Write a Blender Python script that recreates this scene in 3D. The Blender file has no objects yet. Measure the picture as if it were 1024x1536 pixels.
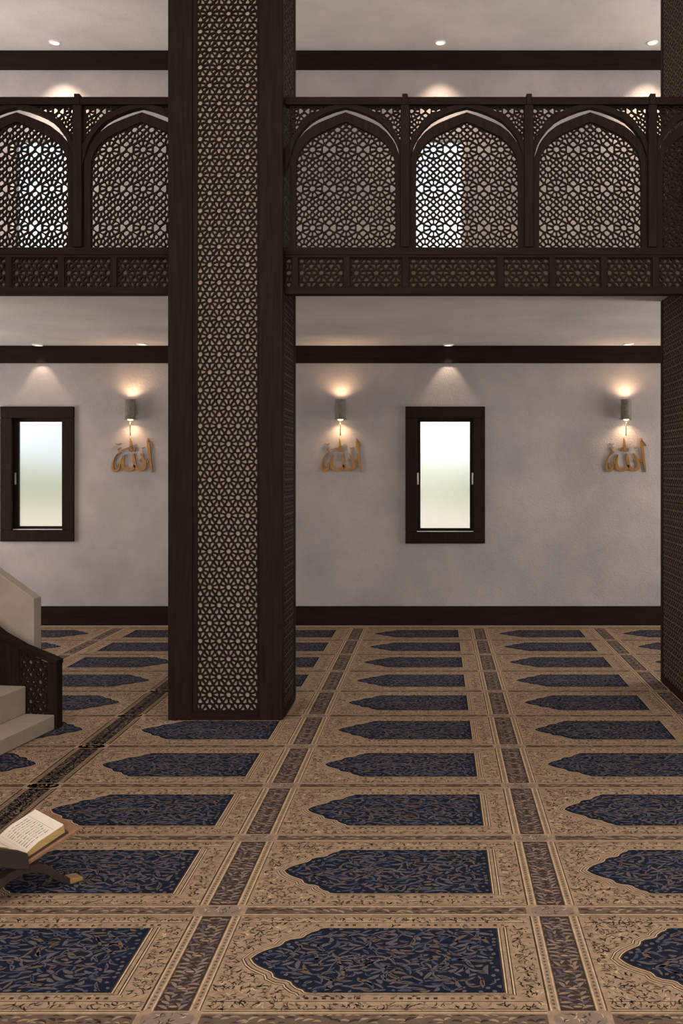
import bpy, bmesh, math, random
from mathutils import Vector, Matrix
random.seed(7)
C = bpy.context.scene.collection
F = 1500.0; CX, CY, EYE = 655.0, 703.0, 1.6          # focal length and vanishing point in 1024x1536 pixels
WALL = F / 146.25                                     # far wall distance
DR = F / 232.0                                        # balcony front distance
def P(px, py, d): return Vector(((px-CX)*d/F, d, EYE-(py-CY)*d/F))
def lin(r, g, b):
    f = lambda c: (c/255)/12.92 if c/255 <= .04045 else ((c/255+.055)/1.055)**2.4
    return (f(r), f(g), f(b), 1)

# ------------------------------------------------------------------ materials
def mat(name, col, rough=.6, metal=0, noise=0, scale=8, bump=0, bscale=60, stretch=(1,1,1), spec=.5, col2=None):
    m = bpy.data.materials.new(name); m.use_nodes = True
    nt = m.node_tree; b = nt.nodes['Principled BSDF']
    b.inputs['Roughness'].default_value = rough; b.inputs['Metallic'].default_value = metal
    b.inputs['Specular IOR Level'].default_value = spec
    b.inputs['Base Color'].default_value = col
    tc = nt.nodes.new('ShaderNodeTexCoord'); mp = nt.nodes.new('ShaderNodeMapping')
    mp.inputs['Scale'].default_value = stretch
    nt.links.new(tc.outputs['Object'], mp.inputs['Vector'])
    if noise or col2:
        n = nt.nodes.new('ShaderNodeTexNoise'); n.inputs['Scale'].default_value = scale
        n.inputs['Detail'].default_value = 6; n.inputs['Roughness'].default_value = .6
        nt.links.new(mp.outputs['Vector'], n.inputs['Vector'])
        r = nt.nodes.new('ShaderNodeValToRGB')
        c2 = col2 or tuple(max(0, c*(1-noise)) for c in col[:3])+(1,)
        c1 = col if col2 else tuple(min(1, c*(1+noise)) for c in col[:3])+(1,)
        r.color_ramp.elements[0].color = c2; r.color_ramp.elements[1].color = c1
        r.color_ramp.elements[0].position = .3; r.color_ramp.elements[1].position = .7
        nt.links.new(n.outputs['Fac'], r.inputs['Fac']); nt.links.new(r.outputs['Color'], b.inputs['Base Color'])
    if bump:
        n2 = nt.nodes.new('ShaderNodeTexNoise'); n2.inputs['Scale'].default_value = bscale; n2.inputs['Detail'].default_value = 4
        nt.links.new(mp.outputs['Vector'], n2.inputs['Vector'])
        bp = nt.nodes.new('ShaderNodeBump'); bp.inputs['Strength'].default_value = bump; bp.inputs['Distance'].default_value = .01
        nt.links.new(n2.outputs['Fac'], bp.inputs['Height']); nt.links.new(bp.outputs['Normal'], b.inputs['Normal'])
    return m
def emis(name, col, s):
    m = bpy.data.materials.new(name); m.use_nodes = True
    b = m.node_tree.nodes['Principled BSDF']; b.inputs['Base Color'].default_value = col
    b.inputs['Emission Color'].default_value = col; b.inputs['Emission Strength'].default_value = s
    return m
WOOD = mat('dark_walnut', lin(32,23,18), .6, noise=.35, scale=6, stretch=(9,9,.6), bump=.08, bscale=40, spec=.05)
WOODH = mat('dark_walnut_boards', lin(31,22,17), .6, noise=.35, scale=6, stretch=(.6,9,9), bump=.08, bscale=40, spec=.05)
LATT = mat('carved_walnut', lin(32,23,17), .65, noise=.25, scale=14, spec=.05)
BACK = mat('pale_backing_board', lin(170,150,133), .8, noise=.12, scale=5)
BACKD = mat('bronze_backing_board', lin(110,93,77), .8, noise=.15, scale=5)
PLAS = mat('grey_plaster', lin(168,158,153), .9, scale=1.5, bump=.45, bscale=60, spec=.1, col2=lin(141,134,132))
CEIL = mat('grey_ceiling_plaster', lin(206,199,194), .92, scale=1.3, bump=.3, bscale=50, spec=.1, col2=lin(182,176,173))
SIDEW = mat('side_wall_plaster', lin(165,155,148), .9, noise=.06, scale=2, spec=.2)
STONE = mat('pale_stone', lin(146,133,120), .8, noise=.1, scale=9, bump=.1, bscale=80, spec=.3)
GOLD = mat('aged_gold', lin(134,96,44), .5, metal=.35, noise=.15, scale=20)
BRONZE = mat('mottled_bronze', lin(98,88,76), .65, metal=.1, noise=.4, scale=60)
WHITEM = mat('white_trim', lin(225,220,212), .5)
LATCH = mat('brushed_latch', lin(150,140,120), .4, metal=.8)
BULB = emis('warm_bulb', lin(255,226,180), 6)
DLENS = emis('downlight_lens', lin(255,236,205), 3)
PAPER = mat('aged_paper', lin(212,200,182), .8, noise=.04, scale=20)
PAPERE = mat('yellowed_page_edges', lin(160,132,78), .8, noise=.25, scale=30, stretch=(1,1,14))
INK = mat('printed_ink', lin(112,102,100), .8)
COVER = mat('dark_leather', lin(40,26,22), .5)
PLATEW = mat('plate_wood', lin(128,94,70), .55, noise=.2, scale=8, stretch=(6,1,1), spec=.2)
STANDW = mat('stand_wood', lin(36,25,19), .6, noise=.3, scale=8, stretch=(6,1,1))  # shade on the legs is put into this near-black colour
FOOTW = mat('worn_foot_wood', lin(140,108,62), .5, noise=.2, scale=12)  # foot tips lighter than the legs
GLASS = bpy.data.materials.new('frosted_glass'); GLASS.use_nodes = True
_b = GLASS.node_tree.nodes['Principled BSDF']
_b.inputs['Transmission Weight'].default_value = 1; _b.inputs['Roughness'].default_value = .18
_b.inputs['IOR'].default_value = 1.4; _b.inputs['Base Color'].default_value = (.97,.98,.97,1)
GROUND = mat('pale_gravel', lin(226,214,190), .9, noise=.12, scale=.6)
LEAF = mat('pale_hedge_leaves', lin(196,200,170), .8, noise=.3, scale=3)
HOUSE = mat('whitewashed_house', lin(240,234,222), .9, noise=.05, scale=1)
def carpet(name, c, n=.16): return mat('carpet_'+name, c, .95, noise=n, scale=28, bump=.5, bscale=420, spec=.05)
CARP = [carpet('tan', lin(152,128,104), .22), carpet('cream', lin(190,166,134)), carpet('umber', lin(62,51,45)),
        carpet('navy', lin(25,31,45), .3), carpet('mauve', lin(91,83,87)), carpet('slate', lin(66,71,88)),
        carpet('rose', lin(130,112,99)), carpet('brown', lin(98,82,70))]
TAN, CREAM, UMBER, NAVY, MAUVE, SLATE, ROSE, BROWN = range(8)

# ------------------------------------------------------------------ mesh helpers
class MB:
    def __init__(s): s.v = []; s.f = []; s.m = []
    def add(s, vs, fs, mi=0):
        k = len(s.v); s.v += [tuple(v) for v in vs]; s.f += [tuple(i+k for i in f) for f in fs]; s.m += [mi]*len(fs)
    def box(s, x0, x1, y0, y1, z0, z1):
        s.add([(x,y,z) for z in (z0,z1) for y in (y0,y1) for x in (x0,x1)],
              [(0,2,3,1),(4,5,7,6),(0,1,5,4),(2,6,7,3),(0,4,6,2),(1,3,7,5)])
    def prism(s, pts, fn, a, b):
        """pts 2D closed outline; fn(u,v,w)->3D; extruded from w=a to w=b"""
        n = len(pts)
        s.add([fn(u,v,a) for u,v in pts]+[fn(u,v,b) for u,v in pts],
              [tuple(range(n)), tuple(range(2*n-1,n-1,-1))]+[(i,i+n,(i+1)%n+n,(i+1)%n) for i in range(n)])
    def ribbon(s, A, B, fn, a, b, closed=False):
        """band between matching 2D paths A and B, extruded"""
        n = len(A)
        for i in range(n if closed else n-1):
            j = (i+1) % n
            q = [A[i], A[j], B[j], B[i]]
            s.prism(q, fn, a, b)
    def cyl(s, c, r0, r1, h, n=24, cap=True):
        x,y,z = c
        s.add([(x+r0*math.cos(2*math.pi*i/n), y+r0*math.sin(2*math.pi*i/n), z) for i in range(n)] +
              [(x+r1*math.cos(2*math.pi*i/n), y+r1*math.sin(2*math.pi*i/n), z+h) for i in range(n)],
              [(i,(i+1)%n,(i+1)%n+n,i+n) for i in range(n)] + ([tuple(range(n-1,-1,-1)), tuple(range(n,2*n))] if cap else []))
    def lathe(s, c, prof, n=28):
        k = len(prof); x,y,z = c
        vs = [(x+r*math.cos(2*math.pi*i/n), y+r*math.sin(2*math.pi*i/n), z+h) for i in range(n) for r,h in prof]
        s.add(vs, [(i*k+j, ((i+1)%n)*k+j, ((i+1)%n)*k+j+1, i*k+j+1) for i in range(n) for j in range(k-1)])
    def build(s, name, m, parent=None, fix=True, bevel=0, clip=None, smooth=False):
        me = bpy.data.meshes.new(name); me.from_pydata(s.v, [], s.f)
        for mm in (m if isinstance(m, list) else [m]): me.materials.append(mm)
        if isinstance(m, list): me.polygons.foreach_set('material_index', s.m)
        if fix or clip:
            bm = bmesh.new(); bm.from_mesh(me)
            if clip:
                for co, no in clip:
                    bmesh.ops.bisect_plane(bm, geom=bm.verts[:]+bm.edges[:]+bm.faces[:], plane_co=co, plane_no=no, clear_outer=True)
            if fix: bmesh.ops.recalc_face_normals(bm, faces=bm.faces[:])
            bm.to_mesh(me); bm.free()
        o = bpy.data.objects.new(name, me); C.objects.link(o)
        if parent:
            o.parent = parent
            o.matrix_parent_inverse = inv(parent)
        if bevel:
            bv = o.modifiers.new('edge', 'BEVEL'); bv.width = bevel; bv.segments = 2; bv.limit_method = 'ANGLE'; bv.angle_limit = math.radians(40)
        if smooth:
            for p in me.polygons: p.use_smooth = True
        return o
WM = {}
def inv(o):
    m = Matrix.Identity(4); p = o
    while p:
        m = (p.matrix_parent_inverse if p.parent else Matrix.Identity(4)) @ p.matrix_basis @ m
        p = p.parent
    return m.inverted()
def tag(o, label, cat, group=None):
    o['label'] = label; o['category'] = cat
    if group: o['group'] = group
    return o
def thing(name, loc, label, cat, group=None):
    o = bpy.data.objects.new(name, None); C.objects.link(o); o.location = loc; o.empty_display_size = .1
    return tag(o, label, cat, group)
def struct(o): o['kind'] = 'structure'; return o
def box(name, m, x0, x1, y0, y1, z0, z1, parent=None, bevel=0):
    b = MB(); b.box(x0,x1,y0,y1,z0,z1); return b.build(name, m, parent, bevel=bevel)

# ------------------------------------------------------------------ lattice tracery: star cells, holes cut through a carved board
def clip_half(poly, p, n):
    out = []; k = len(poly)
    for i in range(k):
        a, b = poly[i], poly[(i+1)%k]
        da = (a[0]-p[0])*n[0]+(a[1]-p[1])*n[1]; db = (b[0]-p[0])*n[0]+(b[1]-p[1])*n[1]
        if da <= 0: out.append(a)
        if da*db < 0:
            t = da/(da-db); out.append((a[0]+t*(b[0]-a[0]), a[1]+t*(b[1]-a[1])))
    return out
def tidy(poly, e=1e-5):
    out = []
    for p in poly:
        if not out or math.hypot(p[0]-out[-1][0], p[1]-out[-1][1]) > e: out.append(p)
    if len(out) > 1 and math.hypot(out[0][0]-out[-1][0], out[0][1]-out[-1][1]) <= e: out.pop()
    return out
def area(p): return .5*sum(p[i-1][0]*p[i][1]-p[i][0]*p[i-1][1] for i in range(len(p)))
def inset(poly, w):
    q = poly; k = len(poly)
    for i in range(k):
        a, b = poly[i], poly[(i+1)%k]; L = math.hypot(b[0]-a[0], b[1]-a[1])
        if L < 1e-6: continue
        n = ((b[1]-a[1])/L, -(b[0]-a[0])/L)
        q = clip_half(q, (a[0]-n[0]*w, a[1]-n[1]*w), n)
        if len(q) < 3: return []
    return tidy(q)
def chaikin(p, t=.22):
    o = []
    for i in range(len(p)):
        a, b = p[i], p[(i+1)%len(p)]
        o += [(a[0]+t*(b[0]-a[0]), a[1]+t*(b[1]-a[1])), (a[0]+(1-t)*(b[0]-a[0]), a[1]+(1-t)*(b[1]-a[1]))]
    return o
def vor_cells(seeds, w, h):
    allp = [(x+i*w, y+j*h) for i in (-1,0,1) for j in (-1,0,1) for x,y in seeds]
    cells = []
    for x, y in seeds:
        c = [(x-w,y-h),(x+w,y-h),(x+w,y+h),(x-w,y+h)]
        for qx, qy in sorted(allp, key=lambda q: (q[0]-x)**2+(q[1]-y)**2)[1:28]:
            c = clip_half(c, ((x+qx)/2,(y+qy)/2), (qx-x,qy-y))
        cells.append(tidy(c))
    return cells
def sym(pts):
    s = set()
    for x, y in pts:
        for a in (x,-x):
            for b in (y,-y): s.add((a,b))
    return s
def wrap(pts, w, h):
    out = []
    for x, y in pts:
        x %= w; y %= h
        if all(min(abs(x-a), w-abs(x-a))+min(abs(y-b), h-abs(y-b)) > 2 for a,b in out): out.append((x,y))
    return out
RW, RH = 50.6, 59.0
def ring(cx, cy, r, n, a0=0, skip=()): return {(cx+r*math.cos(a0+2*math.pi*i/n), cy+r*math.sin(a0+2*math.pi*i/n)) for i in range(n) if i not in skip}
rs = {(0,0)} | ring(0,0,10.4,10) | sym([(25.3,9),(18.6,0),(5.5,16),(12.65,12.6),(19.4,14.5),(0,20),(25.3,20)])
for d in (12.65,-12.65): rs |= {(d,29.5),(d+12.65,29.5),(d-12.65,29.5)} | ring(d,29.5,10,10,0,(0,5))
RAILP = (vor_cells(wrap(rs, RW, RH), RW, RH), RW, RH)
KW, KH = 28.4, 54.0
ks = {(0,0)} | ring(0,0,9.5,10) | {(0,17.6),(0,-17.6)}
ks |= {(x+14.2, y+27) for x,y in ks}
COLP = (vor_cells(wrap(ks, KW, KH), KW, KH), KW, KH)
def lattice(mb, pat, unit, org, region, fn, depth, web, curve=None, back=True, hole_min=6e-5):
    """region: convex 2D polygon (metres). unit: metres per pattern unit. org: pattern origin."""
    cells, w, h = pat; w *= unit; h *= unit
    if area(region) < 0: region = region[::-1]
    xs = [p[0] for p in region]; ys = [p[1] for p in region]
    for i in range(math.floor((min(xs)-org[0])/w)-1, math.ceil((max(xs)-org[0])/w)+1):
        for j in range(math.floor((min(ys)-org[1])/h)-1, math.ceil((max(ys)-org[1])/h)+1):
            ox, oy = org[0]+i*w, org[1]+j*h
            for c in cells:
                q = [(ox+x*unit, oy+y*unit) for x,y in c]
                if max(p[0] for p in q) < min(xs) or min(p[0] for p in q) > max(xs) or max(p[1] for p in q) < min(ys) or min(p[1] for p in q) > max(ys): continue
                for k in range(len(region)):
                    a, b = region[k], region[(k+1)%len(region)]
                    q = clip_half(q, a, (b[1]-a[1], a[0]-b[0]))
                    if len(q) < 3: break
                if len(q) >= 3 and curve: q = curve(q) or []
                q = tidy(q) if q else q
                if len(q) < 3 or area(q) < 2e-6: continue
                hole = inset(q, web/2)
                if len(hole) < 3 or area(hole) < hole_min:
                    n = len(q); mb.prism(q, fn, 0, depth); continue
                hole = chaikin(hole)
                cx = sum(p[0] for p in hole)/len(hole); cy = sum(p[1] for p in hole)/len(hole)
                def ray(poly, a):
                    dx, dy = math.cos(a), math.sin(a); best = 0
                    for t in range(len(poly)):
                        p, r = poly[t], poly[(t+1)%len(poly)]
                        ex, ey = r[0]-p[0], r[1]-p[1]; den = dx*ey-dy*ex
                        if abs(den) < 1e-12: continue
                        s_ = ((p[0]-cx)*ey-(p[1]-cy)*ex)/den; u_ = ((p[0]-cx)*dy-(p[1]-cy)*dx)/den
                        if s_ > 0 and -1e-6 <= u_ <= 1+1e-6: best = max(best, s_)
                    return (cx+dx*best, cy+dy*best)
                ang = sorted({round(math.atan2(p[1]-cy, p[0]-cx), 4) for p in hole} | {round(math.atan2(p[1]-cy, p[0]-cx), 4) for p in q})
                H = [ray(hole, a) for a in ang]; Q = [ray(q, a) for a in ang]; n = len(ang)
                vs = [fn(u,v,0) for u,v in Q]+[fn(u,v,0) for u,v in H]+[fn(u,v,depth) for u,v in H]
                fs = []
                for t in range(n):
                    t2 = (t+1) % n
                    fs += [(t,t2,n+t2,n+t),(n+t,n+t2,2*n+t2,2*n+t)]
                if back:
                    vs += [fn(u,v,depth) for u,v in Q]
                    for t in range(n):
                        t2 = (t+1) % n; fs.append((2*n+t,2*n+t2,3*n+t2,3*n+t))
                mb.add(vs, fs)
def rect(x0,x1,y0,y1): return [(x0,y0),(x1,y0),(x1,y1),(x0,y1)]

# ------------------------------------------------------------------ the room
XL, XR, YB, ZC = -6.5, 5.5, -3.0, 5.867
ZU = 2.86                                             # plaster soffit under the balcony
struct(box('floor', SIDEW, XL-.2, XR+.2, YB-.2, WALL+.25, -.2, -.014))
struct(box('ceiling', CEIL, XL-.2, XR+.2, YB-.2, WALL+.25, ZC, ZC+.2))
def holed(name, m, hs, u0, u1, fn):
    """wall in (u,z) with openings hs = (u0,u1,z0,z1); fn maps a block to a box"""
    mb = MB()
    us = sorted({u0,u1} | {h[0] for h in hs} | {h[1] for h in hs}); zs = sorted({-.014,ZC} | {h[2] for h in hs} | {h[3] for h in hs})
    for i in range(len(us)-1):
        for j in range(len(zs)-1):
            a, b = (us[i]+us[i+1])/2, (zs[j]+zs[j+1])/2
            if not any(h[0] < a < h[1] and h[2] < b < h[3] for h in hs): mb.box(*fn(us[i],us[i+1]),zs[j],zs[j+1])
    return struct(mb.build(name, m, fix=False))
SIDEH = [(7.3,9.5,.5,2.4),(7.3,9.5,3.5,5.3)]  # openings for unseen side windows, added to let in fill light
holed('wall_left', SIDEW, SIDEH, YB, WALL, lambda a,b: (XL-.2,XL,a,b))
holed('wall_right', SIDEW, SIDEH, YB, WALL, lambda a,b: (XR,XR+.2,a,b))
FRONTH = [(x-1.1,x+1.1,.7,4.6) for x in (-4.2,-.5,3.2)]  # unseen openings added behind the camera for frontal fill
holed('wall_front', SIDEW, FRONTH, XL-.2, XR+.2, lambda a,b: (a,b,YB-.2,YB))
def wx(px): return (px-CX)/146.25
def wz(py): return EYE-(py-CY)/146.25
# window openings (outer casing px, glass px)
WIN = [(2,112,610,812), (608,727,610,815)]
holes = []
for a,b,t,u in WIN: holes.append((wx(a+13), wx(b-13), wz(u-13), wz(t+13)))
UP = [(wx(14), wx(100), 3.42, 5.02), (wx(620), wx(697), 3.42, 5.02)]
holes += UP
holed('wall_back', PLAS, holes, XL-.2, XR+.2, lambda a,b: (a,b,WALL,WALL+.25))
struct(box('baseboard_back', WOODH, XL, XR, WALL-.03, WALL, -.002, wz(909), bevel=.004))
struct(box('trim_1', WOODH, XL, XR, WALL-.02, WALL, wz(545), ZU, bevel=.004))
struct(box('trim_2', WOODH, XL, XR, WALL-.06, WALL, wz(105.5), ZC, bevel=.004))
def frame_box(mb, x0,x1,z0,z1,w,y0,y1):
    mb.box(x0,x1,y0,y1,z0,z0+w); mb.box(x0,x1,y0,y1,z1-w,z1)
    mb.box(x0,x0+w,y0,y1,z0+w,z1-w); mb.box(x1-w,x1,y0,y1,z0+w,z1-w)
for k, (a,b,t,u) in enumerate(WIN):
    r = struct(bpy.data.objects.new('window_%d' % (k+1), None)); C.objects.link(r); r.location = (wx((a+b)/2), WALL, wz(u))
    x0,x1,z0,z1 = wx(a), wx(b), wz(u), wz(t)
    m = MB(); frame_box(m, x0,x1,z0,z1,.118,WALL-.035,WALL); m.build('casing', WOOD, r, bevel=.006)
    m = MB(); frame_box(m, x0+.09,x1-.09,z0+.09,z1-.09,.012,WALL+.001,WALL+.13); m.build('reveal', WOOD, r)
    m = MB(); frame_box(m, x0+.1,x1-.1,z0+.1,z1-.1,.012,WALL-.006,WALL-.001)
    m = MB(); frame_box(m, x0+.102,x1-.102,z0+.102,z1-.102,.05,WALL+.05,WALL+.10); m.build('sash', WOOD, r, bevel=.004)
    m = MB(); m.box(x0+.112,x1-.112,WALL+.012,WALL+.05,z0+.118,z0+.124); m.build('sill_strip', WHITEM, r)
    m = MB(); m.box(x0+.146,x1-.146,WALL+.07,WALL+.076,z0+.146,z1-.146); m.build('pane', GLASS, r)
    for xx in ((x0+.125,) if k == 0 else (x0+.125, x1-.125)):
        m = MB(); m.box(xx-.01,xx+.01,WALL+.036,WALL+.05,wz(727),wz(709)); m.build('latch', LATCH, r, bevel=.003)
for k, (x0,x1,z0,z1) in enumerate(UP):
    r = struct(bpy.data.objects.new('window_%d' % (k+3), None)); C.objects.link(r); r.location = ((x0+x1)/2, WALL, z0)
    m = MB(); frame_box(m, x0,x1,z0,z1,.03,WALL+.02,WALL+.08); m.build('window_frame', WHITEM, r, bevel=.004)
    m = MB(); m.box(x0+.03,x1-.03,WALL+.045,WALL+.051,z0+.03,z1-.03); m.build('pane', GLASS, r)
# the balcony floor and its plaster soffit
struct(box('balcony_floor', CEIL, XL, XR, DR+.05, WALL, ZU, ZU+.12))
# outside: pale yard seen blurred through the panes
struct(box('ground', GROUND, -60, 60, WALL+.3, WALL+70, -.3, -.2))
random.seed(3)

# ------------------------------------------------------------------ prayer carpet
PU, PV, S0, R0 = 1.205, .7155, .419, 3.27
def leaf(cx, cy, L, w, a, bend=.15):
    ca, sa = math.cos(a), math.sin(a); pts = []
    for t, ww in ((0,0),(.25,.8),(.55,1),(.82,.6),(1,0),(.82,-.45),(.55,-.6),(.25,-.5)):
        x = (t-.5)*L; y = ww*w*.5 + bend*L*(1-(2*t-1)**2) - bend*L*.5
        pts.append((cx+x*ca-y*sa, cy+x*sa+y*ca))
    return pts
def strip_line(pts, w):
    out = []
    for i in range(len(pts)-1):
        a, b = pts[i], pts[i+1]; L = math.hypot(b[0]-a[0], b[1]-a[1]) or 1
        nx, ny = -(b[1]-a[1])/L*w/2, (b[0]-a[0])/L*w/2
        out.append([(a[0]+nx,a[1]+ny),(b[0]+nx,b[1]+ny),(b[0]-nx,b[1]-ny),(a[0]-nx,a[1]-ny)])
    return out
PROF = [(0,0),(.012,.022),(.028,.042),(.05,.06),(.078,.08),(.088,.096),(.092,.112),(.104,.122),(.132,.13),(.15,.142),(.158,.16),(.172,.178),(.192,.19),(.2,.204),(.215,.212)]
U0, U1 = .19, .985
def field(off):
    """outline of the niche grown by off round the arch and the flat end, less along the sides"""
    cx, cy = U0+.25, .0
    up = []
    for i, (u, v) in enumerate(PROF):
        a = PROF[max(0,i-1)]; b = PROF[min(len(PROF)-1,i+1)]
        tx, ty = b[0]-a[0], b[1]-a[1]
        if i == 0: nx, ny = -1, 0
        elif i == len(PROF)-1: nx, ny = -.5, .3
        else:
            L = math.hypot(tx, ty); nx, ny = -ty/L, tx/L
        up.append((U0+u+nx*off, v+ny*off*(.9 if i < len(PROF)-1 else 1)))
    up[-1] = (up[-1][0], .212+off*.3)
    top = up + [(U1+off, .212+off*.3)]
    return top + [(u,-v) for u,v in reversed(top) if v > 1e-9]
def in_poly(x, y, poly):
    c = False
    for i in range(len(poly)):
        a, b = poly[i-1], poly[i]
        if (a[1] > y) != (b[1] > y) and x < (b[0]-a[0])*(y-a[1])/(b[1]-a[1])+a[0]: c = not c
    return c
def make_tile(seed):
    R = random.Random(seed); T = []
    A = lambda m, l, p: T.append((m, l, p))
    # long border strip (between the columns of rugs)
    VE = .312
    for s in (-1,1):
        A(UMBER,1,rect(min(s*.084,s*.089),max(s*.084,s*.087),-VE,VE))
        A(CREAM,1,rect(min(s*.078,s*.082),max(s*.078,s*.082),-VE,VE))
        A(CREAM,1,rect(min(s*.055,s*.059),max(s*.055,s*.059),-VE,VE))
        v = -VE+.01
        while v < VE-.01:
            A(BROWN,1,rect(min(s*.065,s*.073),max(s*.065,s*.073),v,v+.011)); v += .0215
    A(UMBER,1,rect(-.052,.052,-VE,VE))
    v = -VE+.02; k = 0
    while v < VE-.015:
        for s in (-1,1):
            a = R.uniform(-.3,1.3)
            A(R.choice((MAUVE,ROSE,ROSE)),2,leaf(s*.030,v,.042,.016,(a if s>0 else math.pi-a),.12*s))
            A(R.choice((ROSE,MAUVE,BROWN)),2,leaf(s*.012,v+.012,.028,.013,(-a if s>0 else math.pi+a),.2*s))
            if k % 2: A(BROWN,2,leaf(s*.044,v+.014,.024,.010,math.pi/2))
        if k % 4 == 0: A(TAN,3,leaf(0,v,.03,.016,0,0))
        v += .026; k += 1
    for s in (-1,1):                                   # medallion where the strips meet the dividers
        A(ROSE,1,[(s*a,b*.001+PV/2) for a,b in ((.0,-36),(.04,-40),(.075,-20),(.078,0),(.075,20),(.04,40),(0,36))])
        for q in range(9): A(R.choice((UMBER,CREAM,BROWN)),2,leaf(s*R.uniform(.004,.066),PV/2+R.uniform(-.028,.028),.022,.006,R.uniform(0,6.3)))
    # divider between rows
    c = PV/2
    for v, w, m in ((-.036,.004,CREAM),(.036,.004,CREAM),(-.041,.003,UMBER),(.041,.003,UMBER)):
        A(m,1,rect(.092,PU-.092,c+v-w/2,c+v+w/2))
    A(BROWN,1,rect(.095,PU-.095,c-.026,c+.026))
    u = .1
    while u < PU-.11:
        A(R.choice((TAN,UMBER,UMBER,ROSE,TAN)),2,leaf(u+.015,c+R.uniform(-.012,.012),R.uniform(.025,.045),.014,R.uniform(-.7,.7)))
        A(R.choice((TAN,UMBER)),2,leaf(u+.02,c+R.choice((-.019,.019)),.022,.008,R.uniform(-.4,.4)))
        u += .027
    for s in (-1,1):                                   # fine lines and dashes along the rug sides
        A(BROWN,1,rect(.1,PU-.1,s*.262-.002,s*.262+.002)); A(CREAM,1,rect(.1,PU-.1,s*.268-.0015,s*.268+.0015))
        u = .36
        while u < PU-.18:
            if R.random() < .8: A(R.choice((UMBER,BROWN)),1,rect(u,u+.012,s*.243-.006,s*.243+.006))
            u += .026
        A(BROWN,1,rect(.1,PU-.1,s*.303-.0015,s*.303+.0015))
    # niche: nested outlines, then the navy ground
    for off, m, l in ((.044,UMBER,1),(.041,CREAM,2),(.036,UMBER,3),(.032,TAN,4),(.020,UMBER,5),(.017,CREAM,6),(.012,UMBER,7),(.006,NAVY,8)):
        A(m,l,field(off))
    F0 = field(-.004); pts = []
    tries = 0
    while tries < 9000:
        tries += 1
        u, v = R.uniform(U0,U1), R.uniform(-.21,.21)
        if not in_poly(u,v,F0): continue
        if any((u-a)**2*.45+(v-b)**2 < .00036 for a,b in pts): continue
        pts.append((u,v))
    for u, v in pts:
        L = R.uniform(.03,.075); a = R.gauss(0,.7)+(math.pi if R.random()<.5 else 0)
        if not (in_poly(u+L*.5*math.cos(a), v+L*.5*math.sin(a), F0) and in_poly(u-L*.5*math.cos(a), v-L*.5*math.sin(a), F0)): L = .016
        m = R.choices((MAUVE,SLATE,BROWN),(.62,.24,.14))[0]; w = R.uniform(.011,.024); bd = R.uniform(-.25,.25)
        A(m,9,leaf(u,v,L,w,a,bd))
        if L > .03 and R.random() < .4: A(NAVY,10,leaf(u,v,L*.55,w*.3,a+.1,bd))
    cu = U0+.36
    for q in range(9):                                # branching vine from the middle of the rug
        a = R.uniform(0,6.28); x, y = (cu+R.uniform(-.2,.28), R.uniform(-.12,.12)) if q > 3 else (cu, 0); path = [(x,y)]; t = R.uniform(-.5,.5)
        if q <= 3: a = (.7,2.2,-.9,-2.4)[q]; t = (-.25,.3,.3,-.2)[q]
        for st in range(6):
            a += t; x += .017*math.cos(a); y += .017*math.sin(a)
            if not in_poly(x,y,F0): break
            path.append((x,y))
        for g in strip_line(path,.0038): A(ROSE if q <= 3 else MAUVE,10,g)
    for q in range(8): A(MAUVE,10,leaf(cu-.02+.018*math.cos(q*.785),.018*math.sin(q*.785),.032,.012,q*.785,0))
    # sprigs on the tan ground
    G = field(.06); pts = []; tries = 0
    while tries < 9000:
        tries += 1
        u, v = R.uniform(.1,PU-.1), R.uniform(-.3,.3)
        if in_poly(u,v,G): continue
        if .232 < abs(v) < .272 and u > .34: continue
        if any((u-a)**2+(v-b)**2 < .00021 for a,b in pts): continue
        pts.append((u,v))
    for u, v in pts:
        a = R.uniform(0,6.28); m = R.choices((BROWN,UMBER,ROSE,CREAM),(.5,.3,.12,.08))[0]
        for q in range(R.choice((1,2,2,3))):
            A(m,1,leaf(u+R.uniform(-.008,.008),v+R.uniform(-.008,.008),R.uniform(.014,.034),R.uniform(.004,.008),a+q*.7,R.uniform(-.3,.3)))
    return T
tiles = [make_tile(11), make_tile(29)]
cb = MB()
XA, XB, YA, YZ = XL+.05, XR-.05, YB+.05, WALL-.032
cb.add([(XA,YA,-.0145),(XB,YA,-.0145),(XB,YZ,-.0145),(XA,YZ,-.0145),(XA,YA,-.0036),(XB,YA,-.0036),(XB,YZ,-.0036),(XA,YZ,-.0036)],
       [(4,5,6,7),(0,1,5,4),(1,2,6,5),(2,3,7,6),(3,0,4,7)], TAN)
for ci in range(-4, 4):
    X0 = S0+PU*ci; flip = ci <= -3
    for ri in range(-2, 10):
        for mm, l, p in tiles[(ci+ri) % 2]:
            q = [(X0+u, R0+PV*ri+v) for u,v in p] if not flip else [(X0+PU-u, R0+PV*ri+v) for u,v in p]
            if min(a[0] for a in q) < XA or max(a[0] for a in q) > XB: continue
            if area(q) < 0: q = q[::-1]
            cb.add([(x,y,-.0036+.00034*l) for x,y in q], [tuple(range(len(q)))], mm)
co = cb.build('prayer_carpet', CARP, fix=False)
tag(co, 'wall to wall prayer carpet of tan ground with rows of navy pointed niches', 'carpet')

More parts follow.
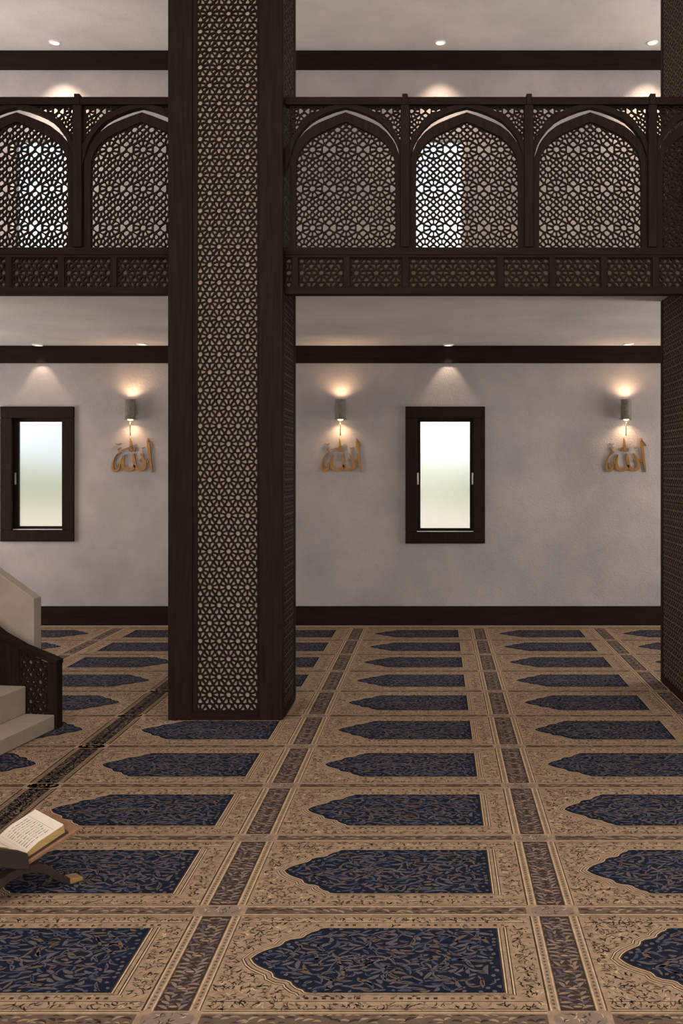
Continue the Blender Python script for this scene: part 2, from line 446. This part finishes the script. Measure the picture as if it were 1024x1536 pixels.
# ------------------------------------------------------------------ columns clad in carved lattice
SF = 235.6; DF = F/SF; DB = F/215.6
def column(name, x0, x1, y0, y1, label, st=.155, lz=(.05, ZC)):
    c = thing(name, ((x0+x1)/2, (y0+y1)/2, 0), label, 'column')
    for xa, xb in ((x0, x0+st), (x1-st, x1)):
        for ya, yb in ((y0, y0+.075), (y1-.075, y1)):
            b = MB(); b.box(xa,xb,ya,yb,0,ZC-.001); b.build('corner_post', WOOD, c, bevel=.005)
    u = 1/SF
    # front face rails and tracery
    for ya, yb, yl, s in ((y0,y0+.04,y0+.018,1),(y1-.04,y1,y1-.018,-1)):
        b = MB(); b.box(x0+st,x1-st,ya,yb,0,lz[0]); b.build('base_rail', WOODH, c)
        m = MB(); lattice(m, COLP, u, (x0+st+.045,.04), rect(x0+st,x1-st,lz[0],ZC-.002), lambda a,b_,w,yl=yl,s=s: (a,yl+s*w,b_), .016, .0105, back=False)
        l = m.build('lattice_panel', LATT, c, fix=False)
        for xa, xb in ((x0+st, x0+st+.028), (x1-st-.012, x1-st)):
            q = MB(); q.box(xa,xb,yl-.003*s if s>0 else yl-.02,yl+.02 if s>0 else yl+.003,lz[0],ZC-.002); q.build('inner_bead', WOOD, l)
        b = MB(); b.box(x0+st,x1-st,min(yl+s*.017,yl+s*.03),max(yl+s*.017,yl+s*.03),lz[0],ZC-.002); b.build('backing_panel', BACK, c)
    for xl, s in ((x0+.003,1),(x1-.003,-1)):
        b = MB(); b.box(min(xl-s*.006,xl+s*.03),max(xl-s*.006,xl+s*.03),y0+.075,y1-.075,0,lz[0]); b.build('base_rail', WOODH, c)
        m = MB(); lattice(m, COLP, u, (y0+.1,.04), rect(y0+.075,y1-.075,lz[0],ZC-.002), lambda a,b_,w,xl=xl,s=s: (xl+s*w,a,b_), .0015, .0105, back=False)
        m.build('side_lattice', LATT, c, fix=False)
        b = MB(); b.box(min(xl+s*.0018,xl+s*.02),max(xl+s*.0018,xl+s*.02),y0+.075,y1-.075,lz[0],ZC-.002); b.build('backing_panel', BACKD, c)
    return c
CX0, CX1 = -1.712, -.98
column('carved_column', CX0, CX1, DF, DB, 'tall square dark wood column with carved star lattice face left of centre')
RX0, RY0, RY1 = 1.685, 6.25, 7.54
column('carved_column', RX0, RX0+1.2, RY0, RY1, 'dark lattice-sided column cut off by the right edge of the photo', st=.155)

# ------------------------------------------------------------------ balcony railing and fascia
K = 1/232.0; APZ = EYE-(162.2-CY)*K
def rz(py): return EYE-(py-CY)*K
def full(prof): return [(-x,y) for x,y in reversed(prof) if x > 0] + list(prof)
PT = [(0,-5),(14,-4),(26,-1),(39,4),(51,10),(62.5,18.5),(70,26),(76,35),(81,44),(86,54),(92,60)]
PO = [(0,0),(16,4),(31,9.5),(43,15),(53,21),(64.5,32),(74,45),(78,53),(80,58),(81.5,64),(92,100)]
I1 = [(0,6.5),(16,12),(31,18),(42,22.5),(51,27.3),(62.5,36),(72,47),(77,55),(81,66),(86,78),(86,120),(86,215)]
I2 = [(0,20.5),(9,24),(20,29),(31,34),(41,38.5),(52,45),(60,52),(67,60),(72,68),(75.5,80),(76.5,120),(76.5,213)]
def bay(par, c, hw, clip):
    k = hw/.3975
    fn = lambda y0: (lambda u,v,w: (c+u*K*k, y0+w, APZ-v*K))
    # outer arch with spandrel tracery
    m = MB(); m.ribbon(full(PT), full(PO), fn(DR-.02), 0, .055)
    oa = m.build('outer_arch', WOOD, par, clip=clip)
    for s in (-1,1):
        m = MB()
        def curve(q, s=s):
            mx = sum(p[0] for p in q)/len(q); mz = sum(p[1] for p in q)/len(q)
            T = [(c+s*x*K*k, APZ-(y+.5)*K) for x,y in PT]
            best = min(range(len(T)-1), key=lambda i: (mx-(T[i][0]+T[i+1][0])/2)**2+(mz-(T[i][1]+T[i+1][1])/2)**2)
            a, b = T[best], T[best+1]; n = (b[1]-a[1], a[0]-b[0])
            if n[1] > 0: n = (-n[0],-n[1])
            q = clip_half(q, a, n)
            return q if len(q) >= 3 else None
        xa, xb = sorted((c+s*18*K*k, c+s*86*K*k))
        lattice(m, RAILP, K*.82, (c,rz(166)), rect(xa,xb,rz(212),rz(158.5)), lambda u,v,w: (u,DR+w,v), .02, .009, curve=curve)
        if m.v: m.build('spandrel_lattice', LATT, oa, fix=False, clip=clip)
    # inner arched frame with its screen
    m = MB(); m.ribbon(full(I1), full(I2), fn(DR-.005), 0, .045)
    ia = m.build('inner_arch_frame', WOOD, par, clip=clip)
    reg = [(c+x*K*k, APZ-y*K) for x,y in full([(x+1 if x else 0,y-1) for x,y in I2])]
    m = MB(); lattice(m, RAILP, K, (c+.002,rz(341)-29.5*0), reg, lambda u,v,w: (u,DR+.008+w,v), .02, .0095)
    m.build('lattice_screen', LATT, ia, fix=False, clip=clip)
def railing(label, x0, x1, posts, bays, clip, flabel, divs):
    r = thing('balcony_railing', ((x0+x1)/2, DR, rz(384)), label, 'railing')
    b = MB(); b.box(x0,x1,DR-.03,DR+.05,rz(159),rz(147.5)); b.build('top_rail', WOODH, r, bevel=.004)
    b = MB(); b.box(x0,x1,DR-.025,DR+.05,rz(383),rz(372)); b.build('bottom_rail', WOODH, r, bevel=.003)
    for p in posts:
        b = MB(); b.box(p-.029,p+.029,DR-.036,DR+.056,rz(372),rz(160)); b.box(p-.018,p+.018,DR-.04,DR+.06,rz(160),rz(143.5)); b.build('post', WOOD, r, bevel=.004)
    for c, hw in bays: bay(r, c, hw, clip)
    f = thing('balcony_fascia', ((x0+x1)/2, DR, rz(442)), flabel, 'balcony fascia')
    b = MB(); b.box(x0,x1+.002,DR-.03,DR+.05,rz(442.5),rz(431.5)); b.build('lower_beam', WOODH, f, bevel=.004)
    b = MB(); b.box(x0,x1,DR-.02,DR+.056,rz(387),rz(383.2)); b.build('upper_beam', WOODH, f)
    e = [x0-.03]+sorted(divs)+[x1+.03]
    for d in sorted(divs):
        b = MB(); b.box(d-.021,d+.021,DR-.024,DR+.02,rz(431.5),rz(387)); b.build('divider', WOOD, f, bevel=.003)
    for i in range(len(e)-1):
        xa, xb = max(x0,e[i]+.021), min(x1,e[i+1]-.021)
        if xb-xa < .02: continue
        m = MB(); lattice(m, COLP, K*1.04, ((xa+xb)/2,rz(409)), rect(xa,xb,rz(431.5),rz(387)), lambda u,v,w: (u,DR-.006+w,v), .016, .0115, back=False)
        m.build('lattice_panel', LATT, f, fix=False)
    b = MB(); b.box(x0,x1,DR+.024,DR+.04,rz(431.5),rz(387)); b.build('backing_panel', BACKD, f)
q = lambda px: (px-CX)*K
XC0, XC1 = CX0-.003, CX1+.003
railing('dark carved arcade railing on the balcony left of the tall column', -5.2, XC0,
        [q(118)-.8*i for i in range(4)], [(q(213),.4)]+[(q(118)-.4-.8*i,.4) for i in range(4)],
        [(Vector((XC0,0,0)), Vector((1,0,0))), (Vector((-5.2,0,0)), Vector((-1,0,0)))],
        'lattice-panelled dark fascia below the balcony railing left of the tall column', [q(250)-.338*i for i in range(1,11)])
b1 = (XC1+q(608))/2
railing('dark carved arcade railing on the balcony right of the tall column', XC1, RX0-.003,
        [q(607.5), q(792.5), q(977)], [(b1,(q(608)-XC1)/2),(q(700),.3975),(q(885),.3975),(q(977)+.3975,.3975)],
        [(Vector((RX0-.003,0,0)), Vector((1,0,0))), (Vector((XC1,0,0)), Vector((-1,0,0)))],
        'lattice-panelled dark fascia below the balcony railing right of the tall column', [q(443),q(520),q(608),q(750),q(828),q(905),q(982)])

# ------------------------------------------------------------------ wall sconces, calligraphy, downlights
def lamp(name, kind, loc, rot, energy, col, **k):
    l = bpy.data.lights.new(name, kind); l.energy = energy; l.color = col
    for a, v in k.items(): setattr(l, a, v)
    o = bpy.data.objects.new(name, l); C.objects.link(o); o.location = loc; o.rotation_euler = rot
    return o
WARM = (1,.66,.38); WARMW = (1,.8,.62)
def sconce(px, label):
    x = wx(px); yc = WALL-.082
    r = thing('wall_sconce', (x, yc, wz(632)), label, 'wall lamp', 'wall sconces')
    z0, z1 = wz(630), wz(600)
    m = MB(); m.lathe((x,yc,0), [(.050,z0+.03),(.052,z0+.02),(.060,z0),(.056,z0),(.046,z0+.03),(.046,z1),(.052,z1),(.052,z0+.03)]); m.build('shade', BRONZE, r, smooth=False)
    m = MB(); m.box(x-.03,x+.03,WALL-.012,WALL,z0+.05,z1-.04); m.box(x-.015,x+.015,WALL-.04,WALL-.01,z0+.09,z1-.08); m.build('mount', BRONZE, r)
    m = MB(); m.lathe((x,yc,0), [(0,z0-.012),(.02,z0-.008),(.034,z0+.006),(.036,z0+.02),(.02,z0+.03),(0,z0+.032)]); m.build('bulb', BULB, r, smooth=True)
    m = MB(); m.cyl((x,yc,wz(653)),.006,.006,wz(634)-wz(653),10); m.cyl((x,yc,wz(654)),.004,.008,.01,10); m.build('pull_rod', BRONZE, r)
    for z, e, rot in ((z1+.004, 7, (math.pi,0,0)), (z0-.02, 8.5, (0,0,0))):
        l = lamp('sconce_light', 'SPOT', (x,yc,z), rot, e, WARM, spot_size=math.radians(150), spot_blend=.9, shadow_soft_size=.02)
        l.parent = r; l.matrix_parent_inverse = inv(r)
def stroke(m, pts, fn):
    """calligraphic pen stroke: (x, y, width) knots, smoothed"""
    P_ = []
    for i in range(len(pts)-1):
        p0, p1, p2, p3 = pts[max(0,i-1)], pts[i], pts[i+1], pts[min(len(pts)-1,i+2)]
        for s in range(6):
            t = s/6
            P_.append(tuple(.5*((2*p1[k])+(-p0[k]+p2[k])*t+(2*p0[k]-5*p1[k]+4*p2[k]-p3[k])*t*t+(-p0[k]+3*p1[k]-3*p2[k]+p3[k])*t**3) for k in range(3)))
    P_.append(pts[-1]); A, B = [], []
    for i, (x,y,w) in enumerate(P_):
        a, b = P_[max(0,i-1)], P_[min(len(P_)-1,i+1)]; L = math.hypot(b[0]-a[0], b[1]-a[1]) or 1
        nx, ny = -(b[1]-a[1])/L*w/2, (b[0]-a[0])/L*w/2
        A.append((x+nx,y+ny)); B.append((x-nx,y-ny))
    n = len(A)
    vs = [fn(u,v,0) for u,v in A]+[fn(u,v,0) for u,v in B]+[fn(u,v,1) for u,v in A]+[fn(u,v,1) for u,v in B]
    fs = [(0,n,3*n,2*n),(n-1,3*n-1,4*n-1,2*n-1)]
    for i in range(n-1):
        fs += [(i,i+1,n+i+1,n+i),(2*n+i,3*n+i,3*n+i+1,2*n+i+1),(i,2*n+i,2*n+i+1,i+1),(n+i,n+i+1,3*n+i+1,3*n+i)]
    m.add(vs, fs)
CAL = [[(712,845,6),(718,900,40),(728,985,52),(738,1080,44),(752,1200,38),(770,1320,34),(782,1410,14)],
       [(722,890,14),(760,930,20),(800,975,6)],
       [(592,1095,8),(622,1150,34),(654,1230,46),(668,1300,52),(630,1358,54),(575,1368,52),(525,1335,52),(498,1262,50),(486,1180,42),(478,1100,18)],
       [(500,1290,40),(470,1345,50),(395,1372,56),(325,1340,54),(300,1270,48),(306,1195,40),(334,1118,10)],
       [(330,1120,6),(285,1190,16),(255,1270,26),(232,1350,40),(180,1385,46),(142,1345,36),(142,1260,26),(165,1180,18),(215,1110,12),(262,1070,10)],
       [(180,1250,8),(190,1320,22),(225,1320,16),(238,1270,6)],
       [(424,845,6),(434,900,30),(440,970,32),(430,1065,14)],
       [(395,1010,8),(410,1055,18),(440,1062,16),(452,1025,10),(470,1062,18),(498,1055,16),(505,1005,8)],
       [(285,1040,6),(360,1015,14),(440,985,12),(540,945,8)],
       [(185,935,8),(225,955,14),(270,930,8)],
       [(270,1000,6),(225,1035,14),(265,1080,12),(200,1120,6)],
       [(595,1008,8),(625,1012,16),(665,995,6)],
       [(580,1235,6),(592,1200,22),(612,1240,8)],
       [(705,1190,12),(727,1215,12),(705,1240,12),(683,1215,12),(705,1190,12)]]
def calligraphy(px, label):
    x0 = wx(px); sc = 1/10.97/146.25
    fn = lambda u,v,w: (x0+(u-460)*sc, WALL-.004-.016*w, wz(580+v/10.97))
    m = MB()
    for st in CAL: stroke(m, st, fn)
    o = m.build('calligraphy_sign', GOLD)
    tag(o, label, 'calligraphy', 'gold calligraphy signs')
for px, cpx, sl, cl in ((199,199,'small bronze wall lamp right of the left window','gold Arabic word on the wall right of the left window'),
                   (511.5,512,'small bronze wall lamp beside the tall column, left of the middle window','gold Arabic word on the wall between tall column and middle window'),
                   (936.5,938,'small bronze wall lamp near the right column','gold Arabic word on the wall near the right column')):
    sconce(px, sl); calligraphy(cpx, cl)
def downlight(px, zc, off, label, e, size, blend=.35):
    x, y = wx(px), WALL-off
    x = (px-CX)*y/F
    r = thing('downlight', (x,y,zc), label, 'ceiling light', 'recessed downlights')
    m = MB(); m.lathe((x,y,zc), [(.056,0),(.056,-.008),(.044,-.012),(.04,-.004),(.04,0)]); m.build('trim_ring', WHITEM, r)
    m = MB(); m.cyl((x,y,zc-.005),.04,.04,.004,20); m.build('lens', DLENS, r)
    l = lamp('downlight_beam','SPOT',(x,y,zc-.02),(0,0,0),e,WARMW,spot_size=math.radians(size),spot_blend=blend,shadow_soft_size=.02)
    l.parent = r; l.matrix_parent_inverse = inv(r)
downlight(57, ZU, .105, 'round downlight in the balcony soffit above the left window', 13, 68, .4)
downlight(213, ZU, .17, 'round downlight in the balcony soffit above the left wall lamp', 3, 70, .9)
downlight(672, ZU, .105, 'round downlight in the balcony soffit above the middle window', 13, 68, .4)
downlight(942, ZU, .17, 'round downlight in the balcony soffit above the right wall lamp', 3, 70, .9)
downlight(82, ZC, .25, 'round downlight in the upper ceiling at the left', 170, 84, .9)
downlight(660, ZC, .25, 'round downlight in the upper ceiling at the middle', 110, 84, .9)
downlight(978, ZC, .25, 'round downlight in the upper ceiling by the right column', 150, 84, .9)

# ------------------------------------------------------------------ pulpit staircase at the left
SA = math.radians(8.5); SO = Vector((-2.345,6.138,0))
ax = Vector((-math.cos(SA), math.sin(SA), 0))          # climbing direction
bx = Vector((-math.sin(SA), -math.cos(SA), 0))         # towards the camera
def sf(t, s, z): v = SO+ax*t+bx*s; return (v.x, v.y, z)
stair = thing('pulpit_staircase', sf(.6,.6,0), 'pale stone steps with dark lattice balustrade at the left edge', 'staircase')
NS = 9
for i in range(NS):
    t0 = .19*i; z1 = .09+.17*i
    m = MB(); m.prism([(t0,0 if i == 0 else z1-.17),(t0,z1),(.19*NS if i == NS-1 else t0+.21,z1),(.19*NS if i == NS-1 else t0+.21,0 if i == 0 else z1-.17)], lambda a,b,w: sf(a,w,b), .0, 1.15)
    m.build('step', STONE, stair, bevel=.006)
m = MB(); m.prism([(.2,.0),(.2,.085),(1.71,1.43),(1.71,0)], lambda a,b,w: sf(a,w,b), .002, 1.13); m.build('stair_core', STONE, stair)
RT = [(-.012,.423),(.22,.505),(.36,.575),(.75,.84),(1.2,1.2),(1.75,1.66)]
m = MB(); m.prism(RT+[(a,b-.03) for a,b in reversed(RT)], lambda a,b,w: sf(a,w,b), -.083, -.002); bal = m.build('handrail', WOODH, stair, bevel=.003)
m = MB(); m.prism([(-.010,0),(-.010,.40),(.05,.416),(.05,0)], lambda a,b,w: sf(a,w,b), -.076, -.006); m.build('newel', WOOD, stair, bevel=.003)
m = MB(); m.prism([(.24,0),(.24,.486),(.33,.534),(.33,0)], lambda a,b,w: sf(a,w,b), -.076, -.006); m.build('stile', WOOD, stair)
m = MB(); m.prism([(.33,0),(.33,.53),(.75,.815),(1.2,1.17),(1.71,1.6),(1.71,0)], lambda a,b,w: sf(a,w,b), -.07, -.012); m.build('side_panel', WOODH, stair)
m = MB(); lattice(m, COLP, K*1.05, (.17,.16), [(.05,.0),(.24,.0),(.24,.484),(.22,.475),(.05,.414)], lambda a,b,w: sf(a,-.014-w,b), .014, .0165, back=False)
m.build('lattice_panel', LATT, stair, fix=False)
m = MB(); m.prism([(.05,0),(.05,.414),(.22,.475),(.24,.484),(.24,0)], lambda a,b,w: sf(a,w,b), -.055, -.03); m.build('backing_panel', BACKD, stair)
par = MB()
T0, DP = .250, -.19
par.prism([(T0,0),(T0,.7735),(T0+1.5,.7735+1.5*.66),(T0+1.5,0)], lambda a,b,w: sf(a,w,b), DP-.09, DP)
po = par.build('stair_parapet', STONE, bevel=.004)
tag(po, 'sloping white parapet wall behind the dark stair balustrade', 'parapet')

# ------------------------------------------------------------------ Quran stand and open book
H0 = Vector((-1.533,3.72,.12)); pa = Vector((.694,.72,0)); aa = Vector((-.72,.694,0)).normalized()
def hf(p, a, z): v = H0+pa*p+aa*a; return (v.x, v.y, H0.z+z)
LEN = .29
st = thing('book_stand', (H0+aa*LEN/2-Vector((0,0,.12)))[:], 'folding dark wooden cross-legged book stand on the carpet at the left edge', 'book stand')
SL = .38
for s in (1,-1):
    m = MB(); m.prism([(0,-.006),(s*.215,.215*SL-.006),(s*.217,.215*SL+.008),(0,.010)], lambda p,z,w: hf(p,w,z), 0, LEN)
    m.build('plate', PLATEW, st, bevel=.003)
    LG = [(0,-.012,.028),(.05,-.022,.032),(.09,-.04,.036),(.125,-.072,.034),(.155,-.098,.026),(.185,-.111,.018),(.222,-.113,.012)]
    for a0, kx in ((.0,1), (LEN-.055,.55)):
        m = MB(); m.ribbon([(s*x*kx,z+w/2) for x,z,w in LG], [(s*x*kx,max(-.1195,z-w/2)) for x,z,w in LG], lambda p,z,w: hf(p,w,z), a0+.002*s+.002, a0+.05+.002*s)
        l = m.build('leg', STANDW, st)
        m = MB(); m.prism([(s*(.178*kx),-.1195),(s*(.178*kx),-.098),(s*(.228*kx),-.104),(s*(.231*kx),-.1195)], lambda p,z,w: hf(p,w,z), a0-.003, a0+.056); m.build('foot', FOOTW, l, bevel=.004)
m = MB(); m.prism([(.011*math.cos(i*math.pi/6),.011*math.sin(i*math.pi/6)) for i in range(12)], lambda p,z,w: hf(p,w,z-.004), -.004, LEN+.004); m.build('hinge', STANDW, st)
m = MB(); m.prism([(.012,-.012),(-.215,.215*SL-.012),(-.217,.215*SL+.03),(-.19,.19*SL+.062),(-.03,.072),(.004,.052)], lambda p,z,w: hf(p,w,z), -.022, -.004); m.build('end_board', STANDW, st, bevel=.004)
bk = thing('open_book', (H0+aa*LEN/2+Vector((0,0,.02)))[:], 'open holy book with cream pages lying on the dark cross-legged stand', 'book')
B0, B1 = .018, LEN-.022
for s in (1,-1):
    th = .030 if s > 0 else .042
    n = 14; W = .165
    # cover board then the swelling page block above it
    m = MB(); m.prism([(0,.0115),(s*(W+.012),(W+.012)*SL+.0095),(s*(W+.012),(W+.012)*SL+.0145),(0,.0165)], lambda p,z,w: hf(p,w,z), B0-.006, B1+.006); m.build('cover', COVER, bk, bevel=.0015)
    low = [(W*i/n, W*i/n*SL+.017) for i in range(n+1)]
    top = [(W*i/n - (.006 if i == n else 0), W*i/n*SL+.017+th*min(1,(.25+1.1*math.sin(min(1,i/n*1.15+.08)*math.pi*.62))*.86)*(1 if i else .55)) for i in range(n+1)]
    m = MB(); m.ribbon([(s*x,z) for x,z in low], [(s*x,z) for x,z in top], lambda p,z,w: hf(p,w,z), B0, B1); pgs = m.build('page_block', PAPERE, bk)
    m = MB(); m.ribbon([(s*x,z+.0003) for x,z in top], [(s*x,z+.0016) for x,z in top], lambda p,z,w: hf(p,w,z), B0+.001, B1-.001); pg = m.build('page', PAPER, bk)
    def surf(x):
        t = max(0,min(n-.001,x/W*n)); i = int(t); return top[i][1]+(top[i+1][1]-top[i][1])*(t-i)+.0022
    R = random.Random(5+s); m = MB()
    for ln in range(10):                               # lines of script
        a = B0+.032+ln*.0205; x = .026
        while x < W-.05:
            w = R.uniform(.008,.02); h = R.uniform(.003,.008)
            y = a+R.uniform(-.0015,.0015)
            x2 = min(x+w, W-.045)
            m.add([hf(s*x,y-h/2,surf(x)),hf(s*x2,y-h/4,surf(x2)),hf(s*x2,y+h/4,surf(x2)),hf(s*x,y+h/2,surf(x))],[(0,1,2,3)])
            if R.random() < .4: m.add([hf(s*x,y,surf(x)),hf(s*(x+.0015),y,surf(x)),hf(s*(x+.0015),y+.007,surf(x)),hf(s*x,y+.007,surf(x))],[(0,1,2,3)])
            x += w+R.uniform(.002,.005)
    for c in (.018, W-.04):                            # ruled frame round the text
        m.add([hf(s*c,B0+.014,surf(c)),hf(s*(c+.002),B0+.014,surf(c)),hf(s*(c+.002),B1-.014,surf(c)),hf(s*c,B1-.014,surf(c))],[(0,1,2,3)])
    m.build('script', INK, pg, fix=False)

# ------------------------------------------------------------------ outside: hedge and a pale house behind the frosted panes
def hedge(x0, x1, y, h, label, seed):
    bm = bmesh.new(); R = random.Random(seed)
    N = 14
    for i in range(N):
        q = bmesh.ops.create_icosphere(bm, subdivisions=3, radius=R.uniform(.9,1.4))
        cx = x0+(x1-x0)*(i+.5)/N
        for v in q['verts']:
            n = v.co.normalized(); v.co = v.co*(1+.12*math.sin(9*n.x+i)*math.sin(8*n.z+2*i)); v.co.z *= h/2.2; v.co += Vector((cx,y+R.uniform(-.03,.03),h*.38-.2))
    me = bpy.data.meshes.new('garden_hedge'); bm.to_mesh(me); bm.free(); me.materials.append(LEAF)
    o = bpy.data.objects.new('garden_hedge', me); C.objects.link(o); tag(o, label, 'hedge')
hedge(-31, -13, 55, 2.6, 'pale green hedge blurred outside the left window', 4)
hedge(-9, 9, 55, 2.6, 'pale green hedge blurred outside the middle window', 9)

# ------------------------------------------------------------------ sky, and unseen fill lights added to brighten the hall
W = bpy.data.worlds.new('sky'); bpy.context.scene.world = W; W.use_nodes = True
bg = W.node_tree.nodes['Background']; 
_n = W.node_tree.nodes.new('ShaderNodeTexNoise'); _n.inputs['Scale'].default_value = 5; _n.inputs['Detail'].default_value = 3
_r = W.node_tree.nodes.new('ShaderNodeValToRGB'); _r.color_ramp.elements[0].color = (.66,.74,.82,1); _r.color_ramp.elements[1].color = (1,1,.98,1)
_r.color_ramp.elements[0].position = .4; _r.color_ramp.elements[1].position = .6
W.node_tree.links.new(_n.outputs['Fac'], _r.inputs['Fac']); W.node_tree.links.new(_r.outputs['Color'], bg.inputs['Color'])
bg.inputs['Strength'].default_value = 1.4
DAY = (1,.95,.92)
n = 5
for a,b,c,d in FRONTH:
    lamp('window_daylight','AREA',((a+b)/2,YB-.1,(c+d)/2),(math.pi/2,0,0),190,DAY,shape='RECTANGLE',size=b-a,size_y=d-c)  # added fill from behind the camera, evens out the far wall
for sx in (-1,1):
    for (a,b,c,d), e in zip(SIDEH, (185,195)):
        lamp('window_daylight','AREA',((XL-.1) if sx<0 else XR+.1,(a+b)/2,(c+d)/2),(math.pi/2,0,sx*math.pi/2),e*(.72 if sx<0 else 1.15),DAY,shape='RECTANGLE',size=b-a,size_y=d-c)  # unseen side fill added to brighten soffit, walls and upper ceiling
def added_window(k, fn, h):  # frames for the unseen windows added around the fill lights
    r = struct(bpy.data.objects.new('window_%d' % k, None)); C.objects.link(r); r.location = (fn((h[0]+h[1])/2,0,1)+(h[2],))
    m = MB()
    for ua,ub,za,zb in ((h[0],h[1],h[2],h[2]+.06),(h[0],h[1],h[3]-.06,h[3]),(h[0],h[0]+.06,h[2]+.06,h[3]-.06),(h[1]-.06,h[1],h[2]+.06,h[3]-.06)):
        p, q_ = fn(ua,.02,1), fn(ub,.07,1)
        m.box(min(p[0],q_[0]),max(p[0],q_[0]),min(p[1],q_[1]),max(p[1],q_[1]),za,zb)
    m.build('window_frame', WOOD, r)
for h in SIDEH: added_window(n, lambda u,d,w: (XL-d,u), h); added_window(n+1, lambda u,d,w: (XR+d,u), h); n += 2
for h in FRONTH: added_window(n, lambda u,d,w: (u,YB-d), h); n += 1
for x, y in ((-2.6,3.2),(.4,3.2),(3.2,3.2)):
    lamp('hall_ceiling_lamp','AREA',(x,y,ZC-.05),(0,0,0),75,(1,.89,.78),shape='DISK',size=.8)  # unseen overhead lamps added as ambient fill

# ------------------------------------------------------------------ camera
cam = bpy.data.cameras.new('camera'); co = bpy.data.objects.new('camera', cam); C.objects.link(co)
co.location = (0,0,EYE); co.rotation_euler = (math.pi/2,0,0)
cam.sensor_fit = 'HORIZONTAL'; cam.sensor_width = 36; cam.lens = F/1024*36
cam.shift_x = -(CX-512)/1024; cam.shift_y = -(768-CY)/1024
cam.clip_start = .05
S = bpy.context.scene; S.camera = co
S.view_settings.view_transform = 'Standard'; S.view_settings.look = 'None'; S.view_settings.gamma = 1
S.view_settings.exposure = 0
S.cycles.use_denoising = True; S.cycles.max_bounces = 10; S.cycles.diffuse_bounces = 5; S.cycles.transmission_bounces = 8
S.cycles.sample_clamp_indirect = 6
